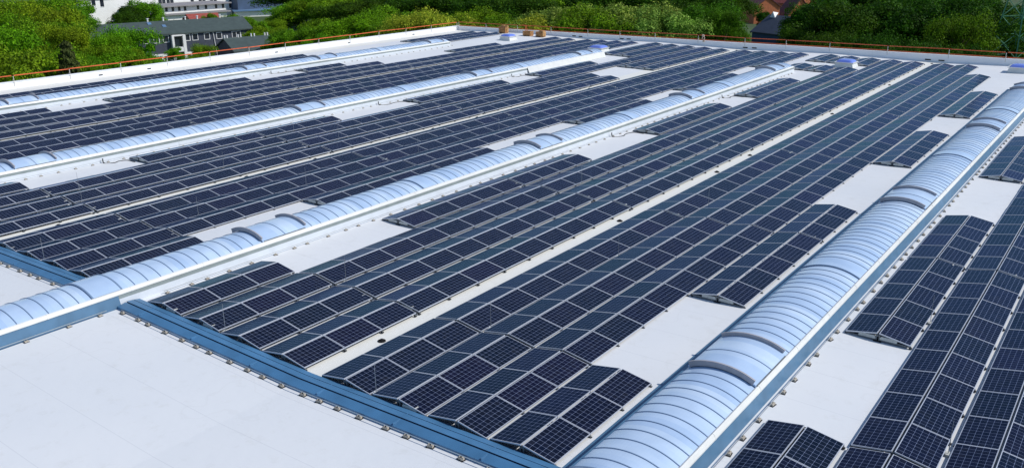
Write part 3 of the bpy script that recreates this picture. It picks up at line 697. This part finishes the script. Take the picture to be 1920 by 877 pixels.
# slate terrace
EZ = -4.5
A_, B_ = U(469, 53.5, EZ), U(272.5, 66.7, EZ); dd = (B_-A_).normalized(); B2 = A_+dd*49.5
r, F_, rf = gable_house((A_.x, A_.y), (B2.x, B2.y), EZ, 1.9, 9.6, 'long two-storey terrace clad in dark slate with white windows, behind the left guard rail', M_SLATE, M_SLATER, .45, 'terraced_house'); fl = F_.flip
for px, cols in ((274, 1), (293.3, 1), (310.8, 1), (351, 1), (365.8, 1), (388, 1), (410.8, 1), (443, 2)):
    s, z = F_.hit(px, {274: 76, 293.3: 75, 310.8: 73.5, 351: 70.5, 365.8: 69.5, 388: 68, 410.8: 67, 443: 64.5}[px]); window(r, s, z, .95 if cols == 1 else 1.65, 1.15, fl, cols)
s0, _ = F_.hit(368, 98); s1, _ = F_.hit(284, 100)
b = MB(); fbox(b, s0, s1, .004, .10, ZG, ZG+2.75, fl); b.build('white_ground_floor', M_WHITE, r)
for px in (297, 312, 352, 366):
    s, _ = F_.hit(px, 98); b = MB(); fbox(b, s-.5, s+.5, .104, .16, ZG+.05, ZG+2.3, fl); b.build('door', M_PANE, r)
sa, _ = F_.hit(344, 80); sb_, _ = F_.hit(323, 80)
b = MB(); fbox(b, sa-.28, sa+.28, .0, .9, ZG, EZ-.3, fl); fbox(b, sb_-.2, sb_+.2, .0, .9, ZG, EZ-.3, fl); fbox(b, sa, sb_, .3, .85, ZG+3.0, ZG+3.9, fl); fbox(b, sa, sb_, .3, .8, EZ-.5, EZ-.25, fl); b.build('porch_bay', M_WHITE, r)
b = MB(); fbox(b, sa+.28, sb_-.2, .15, .3, ZG, EZ-.5, fl); b.build('pane', M_PANE, r)
s, _ = F_.hit(400, 70); b = MB(); b.bar((s, fl*.12, EZ-.2), (s-.5, fl*.14, ZG), .07, 0, 6); b.build('drainpipe', M_WFRAME, r)
for px in (291, 321, 363, 386, 429):
    s, _ = F_.hit(px, 50); b = MB(); b.bar((s, -fl*4.8, EZ+1.9), (s, -fl*4.8, EZ+2.6), .16, 0, 8); b.bar((s, -fl*4.8, EZ+2.6), (s, -fl*4.8, EZ+2.75), .24, 0, 8); b.build('chimney_pipe', M_WFRAME, rf)
for px, dp in ((291, 3.9), (315, 2.6)):
    s, _ = F_.hit(px, 50); b = MB(); k = 1.9/4.8; b.box(s-.35, s+.35, 0, .8, 0, .1, fn=lambda x, y, z, dp=dp: (x, -fl*(dp-.0+y-.4), EZ+k*(dp+y-.4)+.25+z)); b.build('roof_window', M_BLUER, rf)
# second slate house in front, its shaded gable to the left
ez2 = -7.6; g0 = U(441, 102, ez2-.4); g1 = U(560, 92, ez2-.4)
r, F2, rf = gable_house((g1.x, g1.y), (g0.x, g0.y), ez2, 2.0, 10.0, 'low slate-roofed house in front of the terrace, dark gable towards the left', M_SLATE, M_SLATER, .3); fl = F2.flip
for px in (440, 445, 466, 471, 491, 497, 517, 522):
    s, _ = F2.hit(px, 90); b = MB(); b.bar((s, -fl*5, ez2+1.9), (s, -fl*5, ez2+2.75), .15, 0, 8); b.build('chimney_pipe', M_WFRAME, rf)
# white buildings
def block(pr, pl, z1, depth, label, wm, rm, wins=(), name='apartment_block', win=(1.0, 1.5), frame=False, roof_over=.5, gr=None):
    F_ = Front(pr, pl); r = thing(name, label, 'building', (F_.A.x, F_.A.y, 0), F_.rz, gr); fl = F_.flip
    b = MB(); fbox(b, 0, F_.L, -depth, 0, ZG, z1, fl); b.build('wall', wm, r)
    b = MB(); fbox(b, -roof_over, F_.L+roof_over, -depth-roof_over, roof_over, z1+.003, z1+.35, fl); b.build('roof', rm, r)
    for px, py in wins:
        s, z = F_.hit(px, py); window(r, s, z, win[0], win[1], fl, 1, frame)
    return r, F_
a = U(214, 44, -11); c2 = U(158, 52, -11)
block((a.x, a.y), (c2.x, c2.y), ztop(190, 16, a.xy.length), 14, 'small white gabled apartment house in gap between left trees', M_WHITE, M_GREYR, [(177, 27), (190, 25.5), (203, 24.5), (174, 42), (193, 39), (204, 38.5)], win=(.95, 1.7), roof_over=.3)
a = U(445, 12, -8); c2 = U(150, 32, -8)
block((a.x, a.y), (c2.x, c2.y), ztop(430, -14, a.xy.length), 16, 'long white apartment block at the top left of the photo', M_WHITE, M_GREYR, [(300, 2), (307, 2), (315, 1), (322, 1), (360, -1), (375, -2), (382, -2), (396, -3), (403, -3), (432, -3), (440, -3.5), (432, 9), (439, 8.5), (175, 4), (191, 6), (245, 8)], win=(1.1, 2.1), roof_over=.3)
a = U(424, 21, -8.3); c2 = U(272, 32, -8.3)
r, F_ = block((a.x, a.y), (c2.x, c2.y), ztop(424, 6.5, a.xy.length), 10, 'low white wing with grey canopy roof in front of the long white block', M_WHITE, M_GREYR, [(300, 17.5), (312, 17.3), (324, 17), (336, 16.3), (347, 16), (371, 13), (386, 12.5), (405, 11.5), (418, 11)], win=(.8, 1.5), roof_over=1.4)
a = U(426, 33, -10); c2 = U(300, 42, -10)
block((a.x, a.y), (c2.x, c2.y), ztop(426, 22, a.xy.length), 12, 'single-storey white annex with grey roof behind the terrace ridge', M_WHITE, M_GREYR, roof_over=1.0)
a = U(521, 30, -11); c2 = U(443, 33, -11)
block((a.x, a.y), (c2.x, c2.y), ztop(500, 20, a.xy.length), 22, 'low cream hall with pale blue metal roof right of the white blocks', M_WHITE, M_BLUER, roof_over=.8, name='factory_hall')
a = U(575, 12, -9); c2 = U(447, 20, -9)
block((a.x, a.y), (c2.x, c2.y), ztop(500, -12, a.xy.length), 30, 'large navy blue hall behind the pale blue roof', M_NAVY, M_BLUER, name='factory_hall')
a = U(415, 40, -6.5); c2 = U(360, 43, -6.5)
gable_house((a.x, a.y), (c2.x, c2.y), -6.2, 1.3, 8, 'small house with red tiled roof peeping over the slate terrace', M_BRICK, M_TILE)
# sheds behind the left parapet
for (xa, ya, xb, yb, z, lab) in ((207, 138, 107, 152, -5.2, 'flat purple-brown shed roof just behind the left parapet'), (22, 160, -60, 172, -5.2, 'dark red shed roof at the left edge behind the parapet')):
    a = U(xa, ya, z); c2 = U(xb, yb, z); block((a.x, a.y), (c2.x, c2.y), z, 6.0, lab, mat('shed_wall', (.2, .17, .16), .8), mat('shed_roof', (.13, .09, .12), .75, noise=.25, nscale=1), name='shed', roof_over=.2)
# houses in the gap on the right
a = U(1413, 42, -10.5); c2 = U(1389, 38, -10.5)
gable_house((a.x, a.y), (c2.x, c2.y), ztop(1400, 14, a.xy.length), 2.6, 8, 'orange brick house with brown roof in the gap between the right trees', M_BRICK, M_MAROON)
a = U(1476, 40, -10.5); c2 = U(1456, 37, -10.5)
gable_house((a.x, a.y), (c2.x, c2.y), ztop(1466, 28, a.xy.length), 4.5, 8, 'brick house with steep maroon roof right of the orange house', M_BRICK, M_MAROON)
a = U(1482, 18, -8); c2 = U(1428, 12, -8)
gable_house((a.x, a.y), (c2.x, c2.y), ztop(1450, 7, a.xy.length), 3.5, 9, 'farthest house with bright red tiled roof in the right gap', M_BRICK, M_TILE)
a = U(1432, 26, -10); c2 = U(1412, 24, -10)
gable_house((a.x, a.y), (c2.x, c2.y), ztop(1422, 15, a.xy.length), 1.6, 7, 'pale grey house between the two brick houses', mat('pale_grey_render', (.45, .46, .45), .8), M_GREYR)
a = U(1474, 84, -10); c2 = U(1409, 76, -10); zz = ztop(1435, 66, a.xy.length)
r, F_, rf = gable_house((a.x, a.y), (c2.x, c2.y), zz, 3.3, 11, 'dark slate roof with small white dormer in front of the brick houses', mat('dark_blue_wall', (.03, .07, .14), .7), mat('dark_slate_roof', (.035, .045, .07), .6, noise=.15, nscale=1))
s, _ = F_.hit(1420, 50); b = MB(); b.poly([(s-.8, -F_.flip*4.6, zz+3.0), (s+.8, -F_.flip*4.6, zz+3.0), (s, -F_.flip*4.6, zz+4.3)]); b.poly([(s-.8, -F_.flip*4.6, zz+3.0), (s, -F_.flip*4.6, zz+4.3), (s, -F_.flip*6.4, zz+4.0)]); b.poly([(s+.8, -F_.flip*4.6, zz+3.0), (s, -F_.flip*6.4, zz+4.0), (s, -F_.flip*4.6, zz+4.3)]); b.build('dormer', M_WFRAME, rf)

# ------------------------------------------------------------------ lattice pylon
pc = D(1921, 150); zz96 = ztop(1921, 96, 150); half = 3.4
def hw(z): return max(.5, half - (z-zz96)*.185)
r = thing('lattice_pylon', 'green steel lattice pylon at the right edge in front of the dark trees', 'pylon', (pc.x, pc.y, ZG), math.atan2(pc.y, pc.x)+math.radians(3))
M_GREEN = mat('green_painted_steel', (.06, .22, .12), .5, noise=.15, nscale=1)
lv = [ZG, -7.5, -4.5, -1.5, 1.2, 3.7, 6.0, 8.2, 10.2, 12, 14.5, 17]
def cor(i, z): t = math.pi/2*i; return (hw(z)*math.cos(t), hw(z)*math.sin(t), z-ZG)
for i in range(4):
    b = MB(); b.path([cor(i, z) for z in lv], .12, 0, 4); b.build('leg', M_GREEN, r)
    b = MB()
    for z0_, z1_ in zip(lv, lv[1:]):
        b.bar(cor(i, z0_), cor(i+1, z1_), .05, 0, 4); b.bar(cor(i+1, z0_), cor(i, z1_), .05, 0, 4); b.bar(cor(i, z1_), cor(i+1, z1_), .05, 0, 4)
    b.build('bracing', M_GREEN, r)

# ------------------------------------------------------------------ trees
def crown_mesh(name, seed, lobes, leaves, leaf, kind='round'):
    q = np.random.default_rng(seed); V = []; 
    cs = []
    for i in range(lobes):
        if kind == 'conifer':
            h = (i+.5)/lobes; ang = i*2.4; rr = (1-h)*.75+.05; c_ = np.array([math.cos(ang)*rr*.7, math.sin(ang)*rr*.7, -.95+1.9*h]); s = .30*(1-h)+.10
            cs.append((c_, s, .45))
        else:
            d = q.normal(size=3); d /= np.linalg.norm(d); d[2] = abs(d[2])*1.0-.25 if q.random() < .75 else d[2]
            rr = .34+.52*q.random(); c_ = d*rr*np.array([1, 1, 1.0]); s = .13+.24*q.random(); cs.append((c_, s, .82))
    n = leaves//lobes
    for c_, s, fz in cs:
        d = q.normal(size=(n, 3)); d /= np.linalg.norm(d, axis=1)[:, None]
        d[:, 2] = np.where(d[:, 2] < -.35, -d[:, 2]*.6, d[:, 2])
        rad = s*(0.62+.45*q.random(n)**.6); wob = 1+.22*np.sin(d[:, 0]*7+c_[0]*9)*np.sin(d[:, 1]*6+c_[1]*7)
        p = c_+d*(rad*wob)[:, None]*np.array([1, 1, fz])
        nr = d+q.normal(size=(n, 3))*.55; nr /= np.linalg.norm(nr, axis=1)[:, None]
        t = np.cross(nr, q.normal(size=(n, 3))); t /= np.linalg.norm(t, axis=1)[:, None]; bt = np.cross(nr, t)
        sz = leaf*(.6+.9*q.random(n))[:, None]
        V.append(np.stack([p-t*sz, p-bt*sz*.62, p+t*sz, p+bt*sz*.62], 1))
    V = np.concatenate(V).reshape(-1, 3); me = bpy.data.meshes.new(name); nf = len(V)//4
    me.vertices.add(len(V)); me.vertices.foreach_set('co', V.ravel().astype('f'))
    me.loops.add(nf*4); me.loops.foreach_set('vertex_index', np.arange(nf*4, dtype='i'))
    me.polygons.add(nf); me.polygons.foreach_set('loop_start', np.arange(0, nf*4, 4, dtype='i')); me.polygons.foreach_set('loop_total', np.full(nf, 4, dtype='i'))
    me.update(); me.validate(); return me
LM = {
 'olive': leaf_material('leaves_olive', (.24, .38, .012), (.075, .15, .006)),
 'bright': leaf_material('leaves_bright', (.20, .42, .008), (.07, .18, .005)),
 'mid': leaf_material('leaves_mid', (.22, .42, .012), (.055, .14, .006)),
 'dark': leaf_material('leaves_dark', (.060, .15, .006), (.014, .050, .004), .32),
 'yellow': leaf_material('leaves_yellow', (.52, .58, .05), (.12, .21, .008)),
 'speck': leaf_material('leaves_speckled', (.40, .54, .10), (.07, .16, .008)),
 'deep': leaf_material('leaves_deep_green', (.11, .25, .008), (.03, .085, .005)),
 'conifer': leaf_material('leaves_conifer', (.10, .12, .03), (.03, .045, .012), .2)}
COLN = {'olive': 'olive green', 'bright': 'bright fresh green', 'mid': 'mid green', 'dark': 'dense dark green', 'deep': 'deep green', 'yellow': 'yellow flowering', 'speck': 'green tree with pale blossom specks,', 'conifer': 'brownish conifer'}
CR = {}
def crown(mk, var):
    if (mk, var) not in CR:
        if mk == 'conifer': me = crown_mesh('crown', 50+var, 60, 9000, .030, 'conifer')
        else: me = crown_mesh('crown', 11+var*7, 34+6*var, 36000, .0185)
        me.materials.append(LM[mk]); CR[(mk, var)] = me
    return CR[(mk, var)]
M_BARK = mat('bark', (.09, .065, .045), .9, noise=.3, nscale=4)
def trunk_mesh():
    b = MB(); b.bar((0, 0, 0), (0, 0, .45), .022, 0, 8, .015); b.bar((0, 0, .45), (.03, .02, .72), .015, 0, 7, .008)
    for a in range(5):
        t = a*1.3; b.bar((0, 0, .30+.05*a), (.16*math.cos(t), .16*math.sin(t), .50+.06*a), .010, 0, 5, .004)
    return b.mesh('trunk', M_BARK)
TRME = trunk_mesh()
TREES = [
 (-25,20,128,7,'bright'),(12,55,112,7,'olive'),(38,2,165,8,'bright'),(78,15,150,7,'olive'),(70,62,122,5.5,'olive'),(95,-15,158,6.0,'olive'),(118,28,138,4.2,'olive'),(92,68,118,4.5,'mid'),(122,82,108,3.6,'conifer'),(146,-6,190,4.0,'mid'),
 (150,96,118,2.6,'mid'),(172,92,120,2.4,'mid'),(228,30,134,4.6,'bright'),(194,50,128,3.0,'bright'),(200,66,126,3.0,'mid'),(252,78,128,2.3,'mid'),(212,74,122,3.6,'bright'),(238,80,122,3.2,'mid'),(180,96,112,3.6,'mid'),(278,99,126,1.7,'mid'),(-20,-12,210,10,'mid'),(30,-18,215,10,'mid'),(90,-20,215,9,'mid'),(138,40,150,2.0,'olive'),
 (236,-4,225,4.6,'dark'),(272,-10,228,5.0,'mid'),(225,14,215,3.0,'dark'),(255,16,212,4.8,'dark'),(300,22,210,4.2,'bright'),(324,33,206,2.6,'bright'),(345,33,206,2.6,'bright'),
 (326,82,168,1.7,'bright'),(376,74,160,2.6,'olive'),(395,92,150,3.2,'mid'),(362,97,150,2.6,'mid'),
 (392,18,226,2.2,'mid'),(436,17,222,4.6,'bright'),(466,23,205,4.4,'mid'),(484,38,192,4.6,'mid'),(512,48,188,4.2,'mid'),(508,30,215,4,'mid'),
 (535,14,232,7,'mid'),(572,-12,228,10,'mid'),(612,-22,222,10,'mid'),(540,42,176,5,'mid'),(572,38,172,5,'mid'),(602,50,164,4.0,'bright'),(605,20,180,6.5,'mid'),(645,22,172,7,'mid'),(660,-15,205,9,'dark'),(682,8,170,7.5,'bright'),(722,-8,182,8,'mid'),(735,22,164,5.5,'mid'),(640,52,158,4,'bright'),
 (768,8,158,6.8,'yellow'),(806,6,156,6.6,'yellow'),(845,12,156,6.0,'yellow'),(790,-28,196,10,'dark'),(880,-2,160,7,'mid'),(905,-22,186,10,'dark'),(930,6,154,6,'mid'),(958,22,148,5,'speck'),(992,8,150,7,'yellow'),(965,-25,186,10,'dark'),(890,34,148,4,'mid'),
 (1035,-8,156,8,'speck'),(1080,-14,154,8,'speck'),(1122,-12,150,8,'mid'),(1165,-18,150,8,'speck'),(1208,-16,150,8,'speck'),(1248,-10,148,7.5,'speck'),(1100,-36,186,11,'dark'),(1190,-38,186,11,'dark'),(1020,-36,190,10,'mid'),
 (1290,-18,154,7.5,'dark'),(1322,-14,152,6.5,'deep'),(1362,4,148,3.6,'deep'),(1330,-30,180,6.5,'dark'),(1432,16,222,2.0,'dark'),(1444,20,216,2.0,'dark'),(1455,-12,300,7,'dark'),(1410,-10,300,7,'mid'),
 (1520,-6,164,4.6,'dark'),(1562,-26,162,8,'dark'),(1498,42,150,3.0,'dark'),(1580,-22,150,8.5,'dark'),(1628,-20,150,8.5,'dark'),(1678,-26,152,9,'dark'),(1728,-20,148,8,'dark'),(1600,-45,185,12,'dark'),(1700,-45,185,12,'dark'),(1800,4,138,5.4,'deep'),(1776,-34,168,10,'dark'),(1842,-16,152,8,'dark'),(1868,-20,168,9,'dark'),(1935,-12,170,9,'dark'),(1800,-45,195,12,'dark'),(1905,20,160,6,'dark'),
 (560,-45,262,12,'dark'),(640,-48,250,12,'mid'),(720,-50,240,12,'dark'),(800,-52,235,12,'dark'),(880,-52,230,12,'mid'),(960,-52,230,12,'dark'),(1040,-55,228,12,'dark'),(1120,-55,226,12,'mid'),(1200,-55,226,12,'dark'),(1280,-55,228,12,'dark'),(1350,-50,232,9,'dark'),
 (1560,40,128,4.5,'dark'),(1650,45,126,4.5,'dark'),(1740,55,124,4.5,'dark'),(1830,60,124,4.5,'dark'),
]
TREES.sort(key=lambda t: t[0]); zc = {}
for i, (px, py, d, R, mk) in enumerate(TREES):
    p = D(px, d, max(py, 0)); zt = ztop(px, py, d); h = zt-ZG
    zone = 'beyond the left guard rail' if px < 850 else ('beyond the far guard rail' if px < 1420 else 'right of the brick houses')
    zc[(zone, mk)] = zc.get((zone, mk), 0)+1
    kind_ = {'speck': 'blossom-specked tree', 'conifer': 'brownish conifer', 'yellow': 'yellow flowering tree'}.get(mk, COLN[mk]+' tree')
    ht = h*.5 if h*.5 < R*1.35 else R*1.35
    if mk == 'conifer': ht = h*.5
    size = 'small' if R < 4.3 else ('tall' if R > 7.2 else 'medium')
    r = thing('tree', f"{size} {kind_} {zone}, {ordn(zc[(zone, mk)])} such tree from the left", 'tree', tuple(p), rnd.uniform(0, 6.28), 'trees around the warehouse')
    cz = h-ht
    c_ = link('crown', crown(mk, rnd.randrange(3) if mk != 'conifer' else 0), r, (0, 0, cz)); c_.scale = (R*1.08, R*1.08, ht*1.05)
    t_ = link('trunk', TRME, r); t_.scale = (h*1.0, h*1.0, h)
